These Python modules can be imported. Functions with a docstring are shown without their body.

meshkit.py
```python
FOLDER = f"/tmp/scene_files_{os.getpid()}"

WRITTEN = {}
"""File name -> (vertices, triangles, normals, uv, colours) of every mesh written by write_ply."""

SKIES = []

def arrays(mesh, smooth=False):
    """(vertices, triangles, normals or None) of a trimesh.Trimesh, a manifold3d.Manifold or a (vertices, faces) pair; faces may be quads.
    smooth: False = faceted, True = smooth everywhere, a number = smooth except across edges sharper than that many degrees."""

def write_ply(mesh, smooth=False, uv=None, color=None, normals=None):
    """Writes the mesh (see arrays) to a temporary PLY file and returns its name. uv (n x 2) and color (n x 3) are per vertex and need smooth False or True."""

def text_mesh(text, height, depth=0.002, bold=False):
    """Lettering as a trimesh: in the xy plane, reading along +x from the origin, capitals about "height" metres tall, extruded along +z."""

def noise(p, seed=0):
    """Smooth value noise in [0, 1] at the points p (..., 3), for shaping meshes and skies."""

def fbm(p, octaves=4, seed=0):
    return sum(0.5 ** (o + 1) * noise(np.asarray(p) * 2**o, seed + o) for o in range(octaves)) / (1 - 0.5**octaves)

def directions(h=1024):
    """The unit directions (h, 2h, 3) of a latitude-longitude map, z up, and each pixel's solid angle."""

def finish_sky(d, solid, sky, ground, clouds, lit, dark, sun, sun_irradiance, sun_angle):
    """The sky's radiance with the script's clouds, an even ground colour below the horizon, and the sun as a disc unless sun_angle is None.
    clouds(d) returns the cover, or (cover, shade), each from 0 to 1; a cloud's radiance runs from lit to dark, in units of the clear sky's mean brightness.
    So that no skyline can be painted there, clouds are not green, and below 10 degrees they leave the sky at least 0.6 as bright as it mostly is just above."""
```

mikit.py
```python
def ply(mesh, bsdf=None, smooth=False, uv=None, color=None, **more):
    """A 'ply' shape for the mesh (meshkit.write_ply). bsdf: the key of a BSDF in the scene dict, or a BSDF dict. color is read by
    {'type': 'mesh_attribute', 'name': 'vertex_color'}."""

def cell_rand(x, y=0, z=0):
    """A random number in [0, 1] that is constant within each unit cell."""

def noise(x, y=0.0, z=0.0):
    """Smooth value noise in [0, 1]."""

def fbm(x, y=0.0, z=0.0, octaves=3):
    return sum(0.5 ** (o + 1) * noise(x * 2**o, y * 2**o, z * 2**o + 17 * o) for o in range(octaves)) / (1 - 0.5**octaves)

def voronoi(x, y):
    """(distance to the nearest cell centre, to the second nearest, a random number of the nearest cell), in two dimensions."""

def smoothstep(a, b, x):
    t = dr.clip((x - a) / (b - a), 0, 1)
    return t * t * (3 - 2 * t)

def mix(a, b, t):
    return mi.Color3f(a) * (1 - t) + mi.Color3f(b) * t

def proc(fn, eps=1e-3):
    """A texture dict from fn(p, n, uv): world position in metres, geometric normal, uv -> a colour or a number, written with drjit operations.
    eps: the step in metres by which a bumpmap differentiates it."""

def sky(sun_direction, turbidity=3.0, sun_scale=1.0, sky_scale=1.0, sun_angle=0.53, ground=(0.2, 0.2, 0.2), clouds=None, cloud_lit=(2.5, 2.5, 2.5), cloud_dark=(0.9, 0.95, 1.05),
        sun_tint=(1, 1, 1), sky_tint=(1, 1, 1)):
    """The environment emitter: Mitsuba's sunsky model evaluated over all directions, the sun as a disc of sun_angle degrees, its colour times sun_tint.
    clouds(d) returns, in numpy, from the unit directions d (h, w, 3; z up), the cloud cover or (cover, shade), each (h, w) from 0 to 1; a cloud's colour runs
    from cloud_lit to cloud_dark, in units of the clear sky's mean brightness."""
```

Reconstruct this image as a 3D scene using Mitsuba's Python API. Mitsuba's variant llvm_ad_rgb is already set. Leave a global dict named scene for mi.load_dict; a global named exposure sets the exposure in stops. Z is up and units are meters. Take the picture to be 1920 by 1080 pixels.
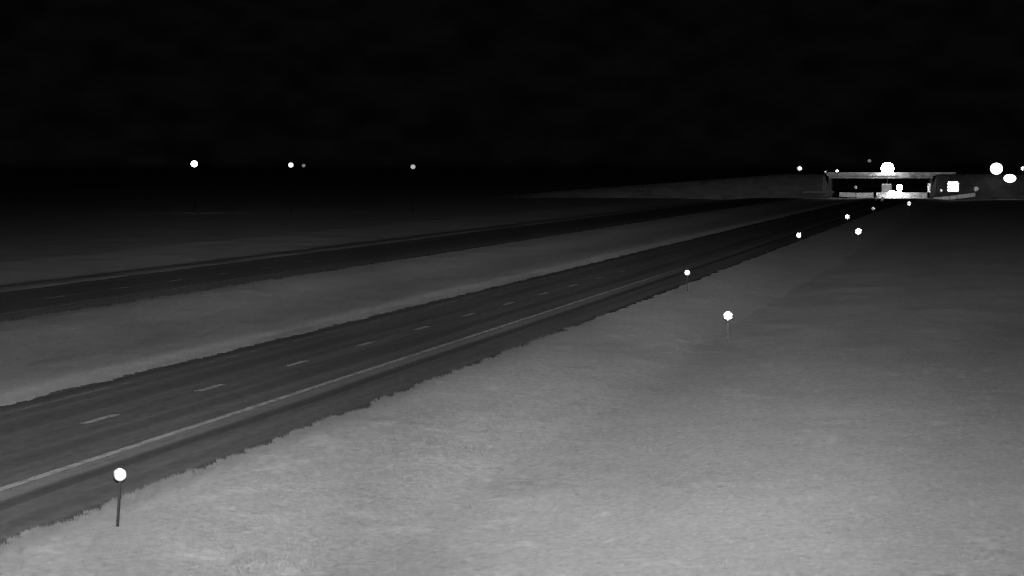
import math
import numpy as np, trimesh, drjit as dr, mitsuba as mi
import mikit, meshkit
from mikit import noise, fbm, smoothstep, mix

T = mi.ScalarTransform4f
scene, labels = {}, {}

# ------------------------------------------------------------------ camera, sky, light, exposure
# x = metres to the right of the near carriageway's lane line, y = metres along the highway, z = up (0 = pavement)
CAM = np.array([27.971, 0.0, 8.041])
AZ, PITCH = 0.17778, 0.045368
FWD = np.array([-math.sin(AZ) * math.cos(PITCH), math.cos(AZ) * math.cos(PITCH), -math.sin(PITCH)])
scene['camera'] = {'type': 'perspective', 'fov': 2 * math.degrees(math.atan(960 / 5024.2)), 'fov_axis': 'x',
                   'near_clip': 0.5, 'far_clip': 20000.0,
                   'to_world': T().look_at(origin=CAM.tolist(), target=(CAM + 100 * FWD).tolist(), up=[0, 0, 1])}
exposure = 0.0
# a black overcast night sky
night = mikit.sky([0.3, -0.6, 0.7], turbidity=3, sun_scale=0.0, sky_scale=0.01, clouds=lambda d: (np.ones(d.shape[:2]), np.clip(1.6 * meshkit.fbm(d * [90, 90, 160], 3) - .3, 0, 1)),
                  cloud_lit=(2.8, 2.8, 2.8), cloud_dark=(0.6, 0.6, 0.6), ground=(0.1, 0.1, 0.1))
night['sampling_weight'] = 0.25
scene['night_sky'] = night
# the infrared lamp beside the camera on its mast (built further down as camera_mast)
LAMP = CAM + np.array([-0.05, 0.30, 0.34])

def beam(bearing, down, power, inner, outer):
    """one bank of the lamp's diodes: degrees right of the camera axis, degrees below the horizon"""
    b, e = AZ - math.radians(bearing), math.radians(down)
    aim = LAMP + 100 * np.array([-math.sin(b) * math.cos(e), math.cos(b) * math.cos(e), -math.sin(e)])
    return {'type': 'spot', 'to_world': T().look_at(origin=LAMP.tolist(), target=aim.tolist(), up=[0, 0, 1]),
            'intensity': {'type': 'rgb', 'value': [power] * 3}, 'beam_width': inner, 'cutoff_angle': outer, 'sampling_weight': 1.0}

for k, p in enumerate((108e3, 62e3, 110e3, 126e3, 46e3)):
    scene[f'infrared_flood_beam_{k:03d}'] = beam(-12 + 6 * k, 3.0, p, 1.0, 10.0)
for k, p in enumerate((70e3, 150e3, 265e3, 255e3, 310e3, 370e3, 235e3, 200e3, 130e3)):
    scene[f'infrared_far_beam_{k:03d}'] = beam(-12 + 3 * k, 0.9, p, 0.5, 3.2)

# ------------------------------------------------------------------ materials (a monochrome infrared picture: all greys)
def grey(v):
    return {'type': 'rgb', 'value': [float(v)] * 3}

def two(b):
    return {'type': 'twosided', 'bsdf': b}

def diffuse(v):
    return two({'type': 'diffuse', 'reflectance': grey(v)})

def ground_tone(p, n, uv):
    big = fbm(p.x * 0.16, p.y * 0.12, 3.0, 3)
    mid = fbm(p.x * 0.9, p.y * 0.7, 9.0, 3)
    fine = fbm(p.x * 4.5, p.y * 4.5, 5.0, 2)
    fleck = smoothstep(0.55, 0.9, noise(p.x * 1.3, p.y * 0.7, 2.0)) * smoothstep(0.35, 0.6, noise(p.x * 0.21, p.y * 0.12, 4.0))
    v = 0.30 * (0.77 + 0.12 * big + 0.13 * mid + 0.10 * fine + 0.08) + 0.06 * fleck * smoothstep(0.3, 0.75, fbm(p.x * 3.1, p.y * 2.6, 6.0, 3))
    grain = fbm(p.x * 9.0, p.y * 5.0, 12.0, 2)
    speck = smoothstep(0.80, 0.95, noise(p.x * 6.0, p.y * 2.5, 21.0)) - 0.8 * smoothstep(0.84, 0.96, noise(p.x * 5.0, p.y * 2.2, 33.0))
    v = v * (0.86 + 0.28 * grain) + 0.045 * speck
    # dry mown strip along the median edge of the near carriageway
    w = 0.5 * (noise(p.y * 0.2, 1.0, 7.0) - 0.5)
    strip = smoothstep(-7.4, -6.0, p.x + w) * (1 - smoothstep(-4.6, -4.3, p.x))
    v = v * (1 + 0.50 * strip) * (1 + 0.12 * smoothstep(-5.6, -7.2, p.x + w) * smoothstep(-22.5, -21.5, p.x))
    return mi.Color3f(v)

def asphalt_tone(p, n, uv):
    x = p.x - 3.3 * dr.square(dr.maximum(p.y - 420, 0) / 270)
    long = fbm(x * 2.2, p.y * 0.035, 1.0, 3)
    fine = fbm(x * 6.0, p.y * 2.0, 8.0, 2)
    v = 0.104 * (0.62 + 0.42 * long + 0.30 * fine)
    def band(c, w, s=0.16):
        return smoothstep(c - w - s, c - w + s, x) * (1 - smoothstep(c + w - s, c + w + s, x))
    wob = 0.10 * (noise(p.y * 0.12, 3.0, 3.0) - 0.5)
    v = v * (1 - 0.20 * band(1.85, 0.45) - 0.14 * band(-1.7, 0.4))
    x = x + wob
    v = v * (1 + 0.42 * band(4.18, 0.30, 0.1) - 0.34 * band(4.88, 0.26, 0.1) - 0.40 * band(7.25, 0.22, 0.12) - 0.22 * band(-4.35, 0.30, 0.12))
    # far carriageway
    v = v * (1 - 0.12 * band(-29.5, 3.3, 0.3) + 0.25 * band(-23.6, 0.9, 0.2)) * (1 + 0.08 * smoothstep(-18, -20, x))
    return mi.Color3f(dr.maximum(v, 0.012))

def paint_tone(p, n, uv):
    wear = fbm(p.x * 7, p.y * 1.6, 2.0, 3)
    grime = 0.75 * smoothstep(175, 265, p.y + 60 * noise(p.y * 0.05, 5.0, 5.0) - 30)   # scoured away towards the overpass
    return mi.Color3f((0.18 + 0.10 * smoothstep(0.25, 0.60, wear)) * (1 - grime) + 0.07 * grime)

def faint_paint_tone(p, n, uv):
    wear = fbm(p.x * 6, p.y * 0.8, 6.0, 3)
    return mi.Color3f(0.10 + 0.08 * smoothstep(0.42, 0.70, wear))

def concrete_tone(p, n, uv):
    return mi.Color3f(0.20 + 0.42 * fbm(p.x * 0.9, p.y * 0.9, p.z * 2.2, 4) - 0.10 * smoothstep(0.6, 0.8, noise(p.x * 1.3, p.y, p.z * 0.4)))

def steel_tone(p, n, uv):
    return mi.Color3f(0.36 + 0.2 * fbm(p.x * 1.4, p.y * 1.4, p.z * 3.0, 3))

scene['grass_ground'] = two({'type': 'diffuse', 'reflectance': mikit.proc(ground_tone)})
scene['grass_blades'] = two({'type': 'diffuse', 'reflectance': mikit.proc(ground_tone)})
scene['asphalt'] = two({'type': 'diffuse', 'reflectance': mikit.proc(asphalt_tone)})
scene['worn_paint'] = two({'type': 'diffuse', 'reflectance': mikit.proc(paint_tone)})
scene['faint_paint'] = two({'type': 'diffuse', 'reflectance': mikit.proc(faint_paint_tone)})
scene['concrete'] = two({'type': 'diffuse', 'reflectance': mikit.proc(concrete_tone)})
scene['parapet_concrete'] = two({'type': 'diffuse', 'reflectance': mikit.proc(lambda p, n, uv: 0.50 * concrete_tone(p, n, uv))})
scene['galvanised'] = two({'type': 'diffuse', 'reflectance': mikit.proc(steel_tone)})
scene['dark_steel'] = diffuse(0.07)
scene['stained_concrete'] = diffuse(0.05)
scene['bare_earth'] = two({'type': 'diffuse', 'reflectance': mikit.proc(lambda p, n, uv: mi.Color3f(0.026 + 0.05 * fbm(p.x * 0.5, p.y * 0.5, p.z * 0.8, 4)))})
scene['post_steel'] = diffuse(0.010)
scene['dark_post'] = diffuse(0.011)
scene['verge_post'] = diffuse(0.026)
scene['tarred_pole'] = diffuse(0.002)
scene['rusty_steel'] = diffuse(0.07)
scene['pale_paint'] = diffuse(0.55)
scene['weathered_plate'] = diffuse(0.22)
scene['black_rubber'] = diffuse(0.03)
scene['cab_glass'] = {'type': 'roughconductor', 'alpha': 0.1, 'specular_reflectance': grey(0.1)}
# mirror-coated cube-corner prisms throw the infrared beam back to where it came from
for name, a, r in (('prism', 0.017, 0.85), ('dull_prism', 0.024, 0.36), ('dirty_prism', 0.03, 0.28)):
    scene[name] = {'type': 'roughconductor', 'alpha': a, 'distribution': 'beckmann', 'material': 'none', 'specular_reflectance': grey(r)}

# ------------------------------------------------------------------ helpers
used = {}

def numbered(name):
    n = used.get(name, 0)
    used[name] = n + 1
    return name if n == 0 else f'{name}_{n:03d}'

def thing(name, label, cat, group=None):
    key = numbered(name)
    labels[key] = {'label': label, 'category': cat}
    if group:
        labels[key]['group'] = group
    return key

def obj(name, mesh, bsdf, parent=None, smooth=False, **more):
    key = numbered((parent + '__' if parent else '') + name)
    scene[key] = mikit.ply(mesh, bsdf, smooth, **more)
    return key

def structure(name, mesh, bsdf, label, smooth=False):
    key = obj(name, mesh, bsdf, None, smooth)
    labels[key] = {'label': label, 'kind': 'structure'}
    return key

def stuff(name, mesh, bsdf, label, cat):
    key = numbered(name)
    v, f, n = mesh
    scene[key] = {'type': 'ply', 'filename': meshkit.write_ply((v, f), normals=n), 'face_normals': False, 'bsdf': {'type': 'ref', 'id': bsdf}}
    labels[key] = {'label': label, 'kind': 'stuff', 'category': cat}
    return key

cat = trimesh.util.concatenate

def box(lo, hi):
    lo, hi = np.array(lo, float), np.array(hi, float)
    m = trimesh.creation.box(extents=hi - lo)
    m.apply_translation((lo + hi) / 2)
    return m

def tube(p0, p1, r0, r1=None, n=10):
    r1 = r0 if r1 is None else r1
    p0, p1 = np.array(p0, float), np.array(p1, float)
    d = p1 - p0
    L = np.linalg.norm(d)
    prof = np.array([[0, 0], [r0, 0], [r1, L], [0, L]])
    m = trimesh.creation.revolve(prof, sections=n)
    m.apply_transform(trimesh.geometry.align_vectors([0, 0, 1], d / L))
    m.apply_translation(p0)
    return m

def frame_to(origin, normal):
    """local x right, y up, z along normal"""
    z = np.array(normal, float)
    z /= np.linalg.norm(z)
    x = np.cross([0, 0, 1.0], z)
    x /= np.linalg.norm(x)
    y = np.cross(z, x)
    M = np.eye(4)
    M[:3, 0], M[:3, 1], M[:3, 2], M[:3, 3] = x, y, z, origin
    return M

def prisms(inside, half, R):
    """an array of full-aperture cube corners (hexagonal cells of radius R) opening towards +z, kept where inside(x, y)"""
    dx, dy = R * math.sqrt(3), R * 1.5
    step = R / math.sqrt(2)
    V, F = [], []
    n = int(half / dy) + 2
    for j in range(-n, n + 1):
        for i in range(-n, n + 1):
            cx, cy = (i + 0.5 * (j % 2)) * dx, j * dy
            if not inside(cx, cy):
                continue
            k = len(V)
            V.append([cx, cy, -2 * step])
            for q in range(6):
                ang = math.radians(30 + 60 * q)
                V.append([cx + R * math.cos(ang), cy + R * math.sin(ang), -step if q % 2 == 0 else 0.0])
            for q in (0, 2, 4):
                p0, p1, p2 = k + 1 + q, k + 1 + (q + 1) % 6, k + 1 + (q + 2) % 6
                F += [[k, p0, p1], [k, p1, p2]]
    return np.array(V), np.array(F)

def curve(s):
    """how far the highway has swung to the right at y = s"""
    return 3.3 * (np.maximum(np.asarray(s, float) - 420, 0) / 270) ** 2

# ------------------------------------------------------------------ terrain
def verge_profile(d):
    """height of the right verge d metres outside the pavement edge"""
    return 0.035 - 0.55 * np.clip((d - 0.4) / 6.5, 0, 1) ** 1.5 * (1 - 0.55 * np.clip((d - 8) / 9, 0, 1))

def bumps(x, y, amp):
    p = np.stack([x, y, x * 0], -1)
    return amp * ((meshkit.fbm(p * [0.30, 0.16, 1], 2, 3) - 0.5) * 0.9 + (meshkit.fbm(p * [1.6, 1.2, 1], 2, 11) - 0.5) * 0.12)

def ragged(s, seed):
    p = np.stack([s * 0.45, s * 0 + seed, s * 0], -1)
    q = np.stack([s * 2.3, s * 0 + seed, s * 0], -1)
    return 0.55 * (meshkit.fbm(p, 3, seed) - 0.5) + 0.40 * (meshkit.fbm(q, 2, seed + 5) - 0.5)

def sheet(xs, ys, xfun, zfun):
    """grid with rows ys; x = xfun(t, y), z = zfun(t, x, y)"""
    t, y = np.meshgrid(xs, ys)
    x = xfun(t, y)
    z = zfun(t, x, y)
    v = np.stack([x, y, z], -1).reshape(-1, 3)
    nx = len(xs)
    i, j = np.meshgrid(np.arange(nx - 1), np.arange(len(ys) - 1))
    a = (j * nx + i).ravel()
    f = np.stack([a, a + 1, a + nx + 1, a + nx], 1)
    return v, f

def rows(s0, s1, step0, growth):
    out, st = [s0], step0
    while out[-1] < s1:
        out.append(out[-1] + st)
        st = min(st * growth, 12.0)
    return np.array(out)

def right_z(x, y):
    d = x - 7.4 - curve(y)
    return verge_profile(d) + bumps(x, y, 0.055) * np.clip(d / 1.2, 0.25, 1)

def median_z(x, y):
    d = np.minimum(-4.75 + curve(y) - x, x - (-22.0 + curve(y)))
    return 0.035 - 0.20 * (1 - np.cos(np.clip((d - 2.0) / 6.5, 0, 1) * math.pi)) / 2 + bumps(x, y, 0.055) * np.clip(d / 1.2, 0.25, 1)

def left_z(x, y):
    d = -34.2 + curve(y) - x
    return 0.035 - 0.5 * np.clip((d - 0.4) / 7, 0, 1) ** 1.5 * (1 - 0.7 * np.clip((d - 9) / 12, 0, 1)) + bumps(x, y, 0.08) * np.clip(d / 1.2, 0.25, 1)

ground = trimesh.creation.box(extents=[24000, 24000, 1.0])
ground.apply_translation([0, 0, -1.9])
structure('ground', ground, 'grass_ground', 'dark flat prairie running out to the horizon')

ys = rows(30, 1300, 0.20, 1.0012)
t = np.concatenate([np.linspace(0, 3, 16), np.linspace(3.25, 26, 92), np.linspace(28, 90, 20)])
structure('verge', sheet(t, ys, lambda t, y: 7.4 + curve(y) + t + np.clip(1 - t / 1.2, 0, 1) * ragged(y, 3),
                         lambda t, x, y: np.where(t > 89, -1.45, right_z(x, y))), 'grass_ground',
          'pale mown grass verge sloping from the road shoulder into the foreground', smooth=True)
ys = rows(60, 1300, 0.25, 1.0014)
t = np.concatenate([np.linspace(0, 2.4, 13), np.linspace(2.6, 14.8, 62), np.linspace(14.9, 17.25, 12)])
structure('median', sheet(t, ys, lambda t, y: -22.0 + curve(y) + t + np.clip(1 - t / 1.2, 0, 1) * ragged(y, 21) + np.clip(1 - (17.25 - t) / 1.2, 0, 1) * ragged(y, 13),
                          lambda t, x, y: median_z(x, y)), 'grass_ground',
          'grass median between the two carriageways with a paler strip along its near edge', smooth=True)
ys = rows(90, 1400, 0.5, 1.002)
t = np.concatenate([np.linspace(-420, -60, 30), np.linspace(-57, -3, 100), np.linspace(-2.5, 0, 8)])
structure('field', sheet(t, ys, lambda t, y: -34.2 + curve(y) + t + np.clip(1 + t / 1.5, 0, 1) * ragged(y, 31),
                         lambda t, x, y: np.where(t < -419, -1.45, left_z(x, y))), 'grass_ground',
          'dark open grassland beyond the far carriageway', smooth=True)

# ------------------------------------------------------------------ the two carriageways with their markings
def ribbon(x0, x1, s0, s1, z, step=6.0):
    ys = np.linspace(s0, s1, max(2, int((s1 - s0) / step) + 1))
    return sheet(np.array([x0, x1]), ys, lambda t, y: t + curve(y), lambda t, x, y: np.full_like(x, z))

road = structure('road', ribbon(-5.3, 8.0, -40, 1300, 0.0), 'asphalt', 'dark asphalt carriageway nearer the camera with solid edge line and lane dashes')
obj('edge_line', ribbon(3.52, 3.82, -40, 700, 0.004), 'worn_paint', road)
labels[road + '__edge_line'] = {'label': 'solid pale edge line beside the right shoulder'}
obj('median_line', ribbon(-3.76, -3.62, -40, 700, 0.004), 'faint_paint', road)
labels[road + '__median_line'] = {'label': 'faint worn edge line beside the grass median'}
for k in range(-4, 26):
    c = 81.5 + 12.19 * k
    obj('lane_dash', ribbon(-0.15, 0.15, c - 1.6, c + 1.6, 0.004, 1.6), 'worn_paint', road)
far_road = structure('road', ribbon(-34.8, -21.4, -40, 1300, 0.0), 'asphalt', 'narrow dark far carriageway beyond the grass median')
obj('edge_line', ribbon(-25.2, -24.98, -40, 700, 0.004), 'worn_paint', far_road)
obj('outer_line', ribbon(-32.5, -32.36, -40, 700, 0.004), 'faint_paint', far_road)
for k in range(-6, 24):
    c = 169.5 + 12.19 * k
    obj('lane_dash', ribbon(-28.98, -28.65, c - 1.6, c + 1.6, 0.004, 1.6), 'worn_paint', far_road)

# ------------------------------------------------------------------ grass
rng = np.random.default_rng(5)
CA, SA = math.cos(AZ), math.sin(AZ)

def in_frame(x, y, margin=0.02):
    dx = x - CAM[0]
    a = dx * CA + y * SA
    f = -dx * SA + y * CA
    return np.abs(a / f) < 0.191 + margin

def blades(x, y, z, height, width, per=3):
    n = len(x)
    out, nor = [], []
    for k in range(per):
        a = rng.uniform(0, 2 * math.pi, n)
        h = height * rng.uniform(0.5, 1.3, n)
        w = width * rng.uniform(0.6, 1.4, n)
        lean = rng.normal(0, 0.45, (2, n)) * h
        ox, oy = rng.normal(0, 0.03, (2, n))
        bx, by = x + ox, y + oy
        p0 = np.stack([bx - np.cos(a) * w, by - np.sin(a) * w, z - 0.02], 1)
        p1 = np.stack([bx + np.cos(a) * w, by + np.sin(a) * w, z - 0.02], 1)
        p2 = np.stack([bx + lean[0], by + lean[1], z + h], 1)
        out.append(np.stack([p0, p1, p2], 1))
        q = np.stack([-np.sin(a) * 0.05, np.cos(a) * 0.05, np.ones(n)], 1)
        nor.append(np.repeat(q / np.linalg.norm(q, axis=1, keepdims=True), 3, axis=0))
    v = np.concatenate(out).reshape(-1, 3)
    return v, np.arange(len(v)).reshape(-1, 3), np.concatenate(nor)

def scatter(n, s0, s1, x0, x1, power=1.0):
    y = s0 + (s1 - s0) * rng.uniform(0, 1, n) ** power
    x = x0 + (x1 - x0) * rng.uniform(0, 1, n)
    return x + curve(y), y

x, y = scatter(330000, 46, 175, 7.4, 34, 1.9)
xe, ye = scatter(30000, 46, 230, 0, 1, 1.6)
x, y = np.concatenate([x, 7.25 + 0.9 * xe ** 2]), np.concatenate([y, ye])
keep = in_frame(x, y) & (x > 7.4 + ragged(y, 3) - 0.10) & (rng.uniform(0, 1, len(x)) < np.clip((150 - y) / 80, 0, 1))
x, y = x[keep], y[keep]
tall = meshkit.noise(np.stack([x * 0.8, y * 0.4, x * 0], -1), 4) > 0.86
stuff('grass', blades(x, y, right_z(x, y), 0.045 + 0.04 * tall + 0.05 * (rng.uniform(0, 1, len(x)) < .35 * np.exp(-(x - 7.4) / .35)), 0.008), 'grass_blades',
      'short pale mown grass covering the near verge beside the shoulder', 'grass')
x, y = scatter(190000, 75, 250, -22, -4.75, 1.5)
xe, ye = scatter(26000, 75, 230, 0, 1, 1.5)
x, y = np.concatenate([x, -4.6 - 0.9 * xe ** 2, -22.15 + 0.8 * xe ** 2]), np.concatenate([y, ye, ye])
keep = in_frame(x, y) & (x < -4.75 + ragged(y, 13)) & (x > -22 + ragged(y, 21)) & (rng.uniform(0, 1, len(x)) < np.clip((240 - y) / 110, 0, 1))
x, y = x[keep], y[keep]
stuff('grass', blades(x, y, median_z(x, y), 0.055 + 0.05 * (rng.uniform(0, 1, len(x)) < np.exp(-np.minimum(-4.5 - x, x + 22.3) / .4)), 0.012), 'grass_blades', 'mown grass in the median between the two carriageways', 'grass')

# ------------------------------------------------------------------ reflector posts
def u_channel(w, d, h):
    from shapely.geometry import Polygon
    t = 0.006
    g = Polygon([(-w, d), (-w * .5, d), (-w * .5, 0.0), (w * .5, 0.0), (w * .5, d), (w, d), (w, d - t), (w * .5 + t, d - t), (w * .5 + t, -t), (-w * .5 - t, -t), (-w * .5 - t, d - t), (-w, d - t)])
    return trimesh.creation.extrude_polygon(g, h, engine='earcut')

def delineator(pos, dia, label, base_z, mat='prism', group=None, post=0.03, facing=None, lean=0.0):
    """pos = reflector centre; the disc faces the oncoming drivers, turned a little towards the road side"""
    key = thing('delineator', label, 'delineator', group)
    pos = np.array(pos, float)
    n = np.array([0.13, -1, 0.03]) if facing is None else np.array(facing, float)
    M = frame_to(pos, n)
    r = dia / 2
    cell = max(r / 5.2, 2.4e-4 * pos[1])
    v, f = prisms(lambda a, b: a * a + b * b < (r - cell * .25) ** 2, r, cell)
    refl = trimesh.Trimesh(v, f, process=False)
    refl.apply_transform(M)
    obj('reflector', refl, mat, key)
    d0 = cell * 1.4143
    prof = np.array([[0, -d0 - .03], [r * 1.02, -d0 - .03], [r * 1.08, -d0], [r * 1.08, 0.002], [r * 1.05, 0.002], [r * 1.05, -d0 - .004], [0, -d0 - .004]])
    rim = trimesh.creation.revolve(prof, sections=24)
    rim.apply_transform(M)
    obj('backing_plate', rim, 'dark_steel', key, smooth=35)
    back = pos - M[:3, 2] * (d0 + 0.06)
    h = back[2] - base_z + 0.2 + r * 0.7
    p = u_channel(post, post * 0.9, h)
    p.vertices[:, 0] += (p.vertices[:, 2] - h) * lean
    p.apply_translation([back[0], back[1], base_z - 0.2])
    obj('post', p, 'post_steel' if pos[1] < 100 else 'verge_post' if pos[0] > 12 else 'dark_post', key)
    return key

rz = lambda x, y: float(right_z(np.array([x]), np.array([y]))[0])
for x, y, z, d, lab in [
    (8.88, 56.9, 1.19, 0.27, 'nearest delineator post with bright round reflector beside the road shoulder at lower left'),
    (8.60, 171.6, 1.20, 0.36, 'delineator beside the shoulder midway along the near carriageway, second along the road'),
    (8.90, 267.8, 1.20, 0.50, 'third delineator along the near shoulder where the road darkens'),
    (8.45, 366.0, 1.20, 0.62, 'fourth delineator along the near shoulder, left above the bright verge reflector')]:
    delineator((x, y, z), d, lab, rz(x, y), group='delineators along the near shoulder', post=0.035 if y < 60 else 0.028, lean=0.07 if y < 60 else 0.0)
delineator((8.75, 438.9, 1.2), 0.62, 'dim grey delineator farthest along the near shoulder, below the overpass opening', -0.1, 'dirty_prism', 'delineators along the near shoulder')
for x, y, z, d, lab, m in [
    (15.2, 131.0, 0.72, 0.44, 'large bright round reflector out on the grass verge, alone right of the road', 'prism'),
    (13.0, 304.0, 0.74, 0.72, 'bright round reflector on the dark verge, second out on the grass', 'prism'),
    (12.6, 501.0, 1.2, 0.85, 'dull round reflector on the verge just below the lit barrier', 'dull_prism')]:
    delineator((x, y, z), d, lab, rz(x, y), m, 'reflectors out on the verge')

# ------------------------------------------------------------------ the overpass and its embankments
def abox(lo, hi, bevel=0.03):
    import manifold3d as m3
    lo, hi = np.array(lo, float), np.array(hi, float)
    b = min(bevel, (hi - lo).min() * .3)
    s = [m3.Manifold.cube(tuple(hi - lo - 2 * b * (np.arange(3) != k))).translate(tuple(lo + b * (np.arange(3) != k))) for k in range(3)]
    return m3.Manifold.batch_hull(s)

WL, WR = -13.6, 12.2
def embank(x0, x1, nx, taper=None):
    ys = np.linspace(672, 734, 94)
    t = np.linspace(x0, x1, nx)
    def z(t, x, y):
        a = np.clip((y - 684.5) / 9.5, 0, 1)
        b = np.clip((733 - y) / 20, 0, 1)
        h = 6.1 * np.minimum(a, b)
        h = h * (3 - 2 * np.minimum(a, b)) * 0.35 + h * 0.65 * 1.0
        h = np.minimum(h, 6.15) * np.clip((x + 115) / 90, 0, 1) * np.clip(np.maximum(WL + 0.6 - x, x - (WR - 0.6)) / 2.0, 0, 1) ** 0.8
        out = -0.6 - 0.9 * (h < 0.01) + h * 1.09 + bumps(x, y, 0.3) * np.clip(np.minimum(a, b) * 4, 0, 1) * np.clip((0.97 - a) * 8, 0.1, 1)
        edge = (np.abs(t - x0) < 1e-6) | (np.abs(t - x1) < 1e-6)
        return np.where(edge, -1.5, out)
    v, f = sheet(t, ys, lambda t, y: t + 0 * y, z)
    # the end columns drop straight down
    tt, _ = np.meshgrid(t, ys)
    e0, e1 = np.abs(tt.ravel() - x0) < 1e-6, np.abs(tt.ravel() - x1) < 1e-6
    v[e0, 0] += (t[1] - t[0]) * 0.99
    v[e1, 0] -= (t[1] - t[0]) * 0.99
    return v, f

structure('embankment', embank(-130, WL + .6, 220), 'bare_earth', 'dim earth embankment carrying the crossing road left of the overpass')
structure('embankment', embank(WR - .6, 120, 220), 'bare_earth', 'dark earth embankment carrying the crossing road right of the overpass, lit by floodlights')

over = thing('overpass', 'concrete overpass with lit parapet crossing the highway in the distance', 'overpass')
obj('deck', abox((-14.4, 694.3, 5.55), (13.2, 704.0, 5.95)), 'parapet_concrete', over)
for k, yy in enumerate((694.6, 697.4, 700.2, 703.0)):
    g = trimesh.util.concatenate([box((WL - 0.3, yy, 4.98), (WR + .3, yy + .5, 5.10)), box((WL - .3, yy + .2, 5.10), (WR + .3, yy + .32, 5.44)), box((WL - .3, yy, 5.44), (WR + .3, yy + .5, 5.548))])
    obj('girder', g, 'parapet_concrete', over)
for k in range(11):
    a = -14.4 + k * 2.96
    obj('parapet_panel', abox((a + .015, 693.95, 5.62 if k < 9 else 5.75), (a + 2.945, 694.297, 6.52 - 0.02 * (k % 3))), 'parapet_concrete', over)
obj('parapet_back', abox((-14.4, 703.7, 5.953), (18.2, 704.05, 6.55)), 'parapet_concrete', over)
for xx in (WL, WR):
    obj('abutment', abox((xx - .35, 693.0, -0.9), (xx + .35, 705, 4.97)), 'stained_concrete', over)
pl = thing('clearance_sign', 'small pale plate hung on the overpass parapet right of the high balloon light', 'sign')
obj('panel', abox((4.1, 693.80, 5.15), (6.9, 693.86, 6.45), .02), 'weathered_plate', pl)
for xx in (4.6, 6.4):
    obj('bracket', box((xx - .05, 693.86, 5.4), (xx + .05, 693.95, 6.2)), 'dark_steel', pl)

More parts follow.
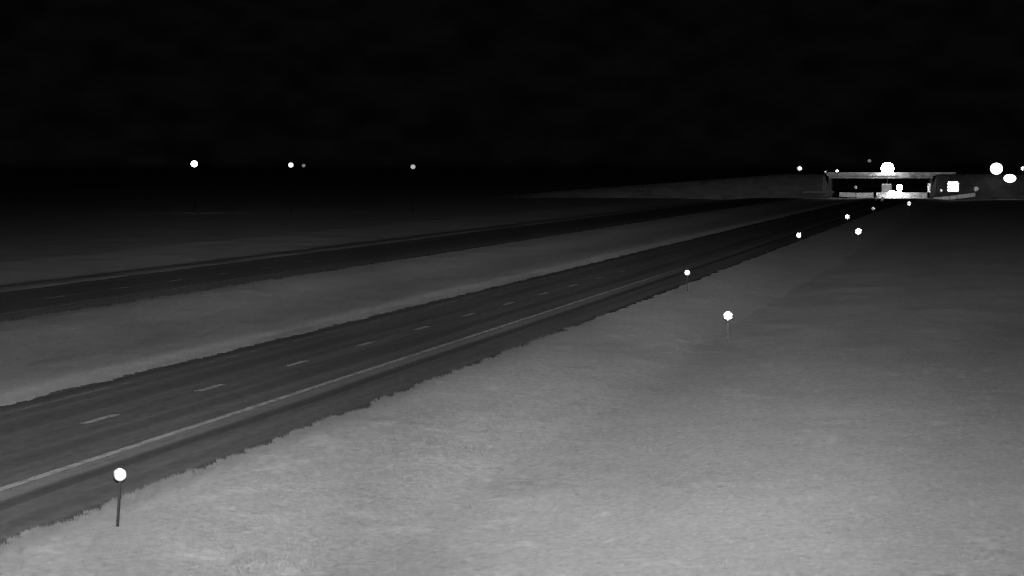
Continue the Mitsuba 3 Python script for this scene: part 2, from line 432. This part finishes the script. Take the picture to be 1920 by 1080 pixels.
# crossing-road reflectors
grp = 'reflectors along the crossing road'
for x, y, z, d, lab, m in [
    (-21.21, 692.5, 7.5, 1.2, 'grey round reflector on the crossing road, leftmost of three left of the overpass', 'prism'),
    (-14.5, 692.5, 6.6, 1.0, 'dim round reflector at the left end of the overpass parapet', 'dirty_prism'),
    (-11.6, 692.5, 6.85, 1.05, 'brighter round reflector on the overpass parapet just left of the floodlit stretch', 'prism'),
    (35.2, 692.5, 7.44, 1.2, 'round reflector on the crossing road at the right edge of the picture', 'prism')]:
    delineator((x, y, z), d, lab, 5.6, m, grp, post=0.06)
for x, y, z, d, lab, m, b in [
    (-5.2, 660, 2.96, 0.95, 'dim grey reflector in the dark overpass opening above the left guardrail', 'dirty_prism', -.4),
    (15.46, 660, 2.18, 1.0, 'dull reflector between the upright marker panel and the square sign', 'dull_prism', -.4),
    (23.8, 660, 2.57, 1.2, 'dim reflector right of the square sign above the guardrail end', 'dirty_prism', -.4)]:
    delineator((x, y, z), d, lab, b, m, 'reflectors in front of the overpass', post=0.05)

# ------------------------------------------------------------------ square sign and upright marker panel
def flat_reflector(name, label, c, w, h, mat, base_z, posts, cell, corner):
    key = thing(name, label, 'sign')
    M = frame_to(c, [0.06, -1, 0.01])
    def inside(a, b):
        qx, qy = abs(a) - (w / 2 - corner), abs(b) - (h / 2 - corner)
        return math.hypot(max(qx, 0), max(qy, 0)) < corner and abs(a) < w / 2 - cell * .5 and abs(b) < h / 2 - cell * .5
    v, f = prisms(inside, max(w, h), cell)
    m = trimesh.Trimesh(v, f, process=False)
    m.apply_transform(M)
    obj('reflective_face', m, mat, key)
    import shapely
    g = shapely.geometry.box(-w / 2 + corner, -h / 2 + corner, w / 2 - corner, h / 2 - corner).buffer(corner * 1.02)
    b = trimesh.creation.extrude_polygon(g, 0.03, engine='earcut')
    b.apply_translation([0, 0, -cell * 1.45 - 0.05])
    b.apply_transform(M)
    obj('back_panel', b, 'dark_steel', key)
    for px in posts:
        p = u_channel(.06, .06, c[2] + h / 2 - base_z)
        p.apply_translation([c[0] + px, c[1] + cell * 1.5 + .25, base_z])
        obj('post', p, 'post_steel', key)
    return key

flat_reflector('road_sign', 'bright square road sign with rounded corners right of the overpass opening', (18.42, 650, 3.17), 2.95, 2.75, 'prism', -.6, (-.9, .9), 0.24, 0.5)
flat_reflector('marker_panel', 'narrow upright marker panel at the right end of the lit barrier', (12.0, 680, 2.65), 0.85, 2.3, 'dull_prism', -.3, (0,), 0.17, 0.3)

# ------------------------------------------------------------------ barriers and guardrails by the overpass
import shapely.geometry as sg
prof = sg.Polygon([(-.32, 0), (.32, 0), (.32, .10), (.16, .42), (.11, 1.45), (-.11, 1.45), (-.16, .42), (-.32, .10)])
M = np.array([[0, 0, 1.0, 0], [1, 0, 0, 0], [0, 1, 0, 0], [0, 0, 0, 1]])
names = ['leftmost', 'second from the left', 'third from the left', 'rightmost']
for k in range(4):
    b = trimesh.creation.extrude_polygon(prof, 3.16, engine='earcut')
    b.apply_transform(M)
    b.apply_transform(trimesh.transformations.rotation_matrix(rng.normal(0, .012), [0, 0, 1]))
    b.apply_translation([-1.25 + 3.2 * k, 682.2 + rng.normal(0, .05), 0.003])
    key = thing('concrete_barrier', f'{names[k]} of the pale concrete barriers lit below the overpass', 'barrier', 'concrete barriers across the road')
    obj('body', b, 'concrete', key)
    for dx in (.5, 2.3):
        obj('drain_slot', box((-1.25 + 3.2 * k + dx, 681.872, .02), (-1.25 + 3.2 * k + dx + .4, 681.90, .09)), 'dark_steel', key)

def guardrail(label, p0, p1, sag, n_posts, wid, mat='galvanised'):
    key = thing('guardrail', label, 'guardrail')
    p0, p1 = np.array(p0), np.array(p1)
    q = np.linspace(-1, 1, 15)
    w = wid
    shape = np.array([(0.0, -w / 2), (-.05, -w * .36), (-.09, -w * .22), (-.02, -w * .06), (-.02, w * .06), (-.09, w * .22), (-.05, w * .36), (0, w / 2)])
    n = 24
    V = []
    for t_ in np.linspace(0, 1, n):
        c = p0 + (p1 - p0) * t_ + np.array([0, 0, -sag * 4 * t_ * (1 - t_)])
        V += [[c[0], c[1] + a, c[2] + b] for a, b in shape]
    m = len(shape)
    F = [[i * m + j, i * m + j + 1, (i + 1) * m + j + 1, (i + 1) * m + j] for i in range(n - 1) for j in range(m - 1)]
    obj('rail', (np.array(V), np.array(F)), mat, key, smooth=True)
    for k in range(n_posts):
        t_ = (k + .5) / n_posts
        c = p0 + (p1 - p0) * t_ + np.array([0, 0, -sag * 4 * t_ * (1 - t_)])
        obj('post', box((c[0] - .08, c[1] + .02, c[2] - 1.6), (c[0] + .08, c[1] + .18, c[2] + w * .3)), 'dark_steel', key)

guardrail('pale lit guardrail left of the concrete barriers under the overpass', (-10.5, 683.2, 0.95), (-1.9, 683.2, 0.85), .12, 5, 1.15)
guardrail('grey guardrail rising to the right below the square sign', (13.0, 683.2, -0.30), (23.4, 683.2, 0.95), .05, 6, .95)
guardrail('faint guardrail far left under the overpass, almost dark', (-20.0, 686, 1.55), (-12.0, 686, 1.5), .05, 4, .55, 'rusty_steel')

# ------------------------------------------------------------------ balloon lights
def balloon_light(label, c, rx, rzz, radiance, base_z, mast=True, weight=1.0):
    key = thing('balloon_light', label, 'light')
    s = trimesh.creation.icosphere(subdivisions=3)
    v = s.vertices * [rx, rx, rzz]
    # shallow gores between the seams of the envelope
    ang = np.arctan2(v[:, 1], v[:, 0])
    v[:, :2] *= (1 - 0.025 * np.abs(np.cos(4 * ang)) ** 6)[:, None]
    m = trimesh.Trimesh(v + np.array(c), s.faces, process=False)
    obj('envelope', m, 'pale_paint', key, smooth=True, emitter={'type': 'area', 'radiance': grey(radiance), 'sampling_weight': weight})
    x, y, z = c
    bot = z - rzz
    if mast:
        obj('collar', tube((x, y, bot - .14), (x, y, bot - .005), .22, .16, 14), 'dark_steel', key)
        obj('mast', tube((x, y, base_z), (x, y, bot - .14), .07, .05, 8), 'dark_steel', key)
        top = min(base_z + 1.2, bot - .2)
        for k in range(3):
            a = k * 2.094 + .4
            obj('leg', tube((x, y, top), (x + 1.1 * math.cos(a), y + 1.1 * math.sin(a), base_z - .15), .035, .035, 6), 'dark_steel', key)
    return key

balloon_light('large round balloon light glowing high in front of the overpass parapet', (1.2, 691.6, 7.5), 1.72, 1.65, 22, -.1, weight=2)
balloon_light('low glowing balloon light standing left of its two neighbours before the barriers', (2.85, 678.6, 1.2), 1.10, 0.90, 16, -.1)
balloon_light('low glowing balloon light standing right, directly below a smaller raised one', (4.6, 679, 1.08), 1.0, 0.80, 16, -.1)
balloon_light('smaller balloon light raised above the low pair in front of the barriers', (4.7, 679.3, 2.7), 0.85, 0.85, 16, -.1)
balloon_light('large round balloon light on the embankment near the right edge', (28.6, 688, 7.45), 1.65, 1.5, 1.6, 2.0, weight=2)
balloon_light('flattened balloon light lower on the embankment at the far right', (31.9, 680, 5.05), 1.6, 1.1, 1.6, -.5, weight=2)

# ------------------------------------------------------------------ box truck behind the low lights
tr = thing('box_truck', 'dim pale box truck parked behind the low balloon lights under the overpass', 'truck')
obj('cargo_box', abox((-0.2, 690.4, 1.05), (2.25, 696.0, 3.55), .05), 'concrete', tr)
obj('roll_door', abox((0.0, 690.33, 1.2), (2.05, 690.398, 3.35), .02), 'galvanised', tr)
obj('chassis', box((0.3, 690.6, .65), (1.75, 698.2, 1.045)), 'dark_steel', tr)
obj('cab', abox((-0.05, 696.15, .75), (2.1, 698.4, 2.9), .12), 'pale_paint', tr)
obj('windshield', box((.15, 698.405, 1.8), (1.9, 698.42, 2.6)), 'cab_glass', tr)
obj('rear_bumper', box((-.1, 690.2, .5), (2.15, 690.32, .72)), 'dark_steel', tr)
for yy in (692.2, 697.3):
    for xx in (-.15, 1.9):
        obj('wheel', tube((xx, yy, .5), (xx + .3, yy, .5), .5, .5, 20), 'black_rubber', tr, smooth=40)
for xx in (0.0, 1.9):
    obj('tail_lamp', box((xx, 690.17, .56), (xx + .16, 690.198, .68)), 'dull_prism', tr)

# ------------------------------------------------------------------ two traffic drums on the closed lanes
for x, y, lab in ((0.6, 640.0, 'left one of two dim traffic drums on the road before the low balloon lights'), (3.0, 615.0, 'right one of two dim traffic drums on the road before the low balloon lights')):
    key = thing('traffic_drum', lab, 'drum', 'traffic drums on the road')
    pr = np.array([[0, 0.06], [.36, .06], [.31, .30], [.31, .31], [.29, .60], [.29, .61], [.26, .95], [.20, 1.02], [0, 1.02]])
    m = trimesh.creation.revolve(pr, sections=18)
    m.apply_translation([x, y, 0])
    obj('body', m, 'rusty_steel', key, smooth=40)
    m = trimesh.creation.revolve(np.array([[0, 0.002], [.46, .002], [.46, .07], [.30, .09], [0, .09]]), sections=18)
    m.apply_translation([x, y, 0])
    obj('base', m, 'black_rubber', key, smooth=40)
    for zz in (.36, .68):
        r0 = .31 - (zz - .31) * .075
        m = trimesh.creation.revolve(np.array([[r0 - .03, zz], [r0 + .006, zz], [r0 - .006, zz + .15], [r0 - .03, zz + .15]]), sections=18)
        m.apply_translation([x, y, 0])
        obj('reflective_band', m, 'pale_paint', key, smooth=40)

# ------------------------------------------------------------------ far yard lights on the left
def yard_light(label, c, r, radiance):
    key = thing('yard_light', label, 'light', 'lights across the dark plain')
    x, y, z = c
    s = trimesh.creation.icosphere(subdivisions=2)
    m = trimesh.Trimesh(s.vertices * [r, r, r * .95] + np.array(c), s.faces, process=False)
    obj('globe', m, 'pale_paint', key, smooth=True, emitter={'type': 'area', 'radiance': grey(radiance), 'sampling_weight': 0.15})
    obj('pole', tube((x, y, -.8), (x, y, z - r), .07, .05, 8), 'tarred_pole', key)
    obj('cap', tube((x, y, z + r * .9), (x, y, z + r * 1.1), r * .5, r * .1, 12), 'dark_steel', key)

yard_light('brightest light on the dark plain at far left', (-109.1, 450, 8.48), .62, 3.0)
yard_light('smaller grey-white light right of the brightest one on the plain', (-91.76, 450, 8.27), .48, 0.75)
yard_light('faint grey light alone on the dark plain left of the middle', (-70.15, 450, 7.97), .44, 0.16)
yard_light('barely visible light beside the smaller grey-white one', (-128.63, 600, 8.22), .45, 0.02)
yard_light('tiny dim light above the left end of the overpass', (-8.3, 800, 9.7), .55, 0.07)

# ------------------------------------------------------------------ the camera's mast with the infrared lamp
ma = thing('camera_mast', 'steel camera mast carrying the infrared lamp that lights the verge', 'mast')
obj('pole', tube((27.971, -0.9, -1.4), (27.971, -0.9, 8.9), .11, .08, 12), 'galvanised', ma, smooth=40)
obj('arm', box((27.93, -0.82, 8.50), (28.01, 0.05, 8.56)), 'galvanised', ma)
hx, hy, hz = LAMP
obj('lamp_housing', abox((hx - .14, hy - .22, hz - .09), (hx + .14, hy - .02, hz + .09), .02), 'dark_steel', ma)
obj('lamp_bracket', box((27.93, 0.05, 8.30), (28.0, 0.2, 8.56)), 'galvanised', ma)
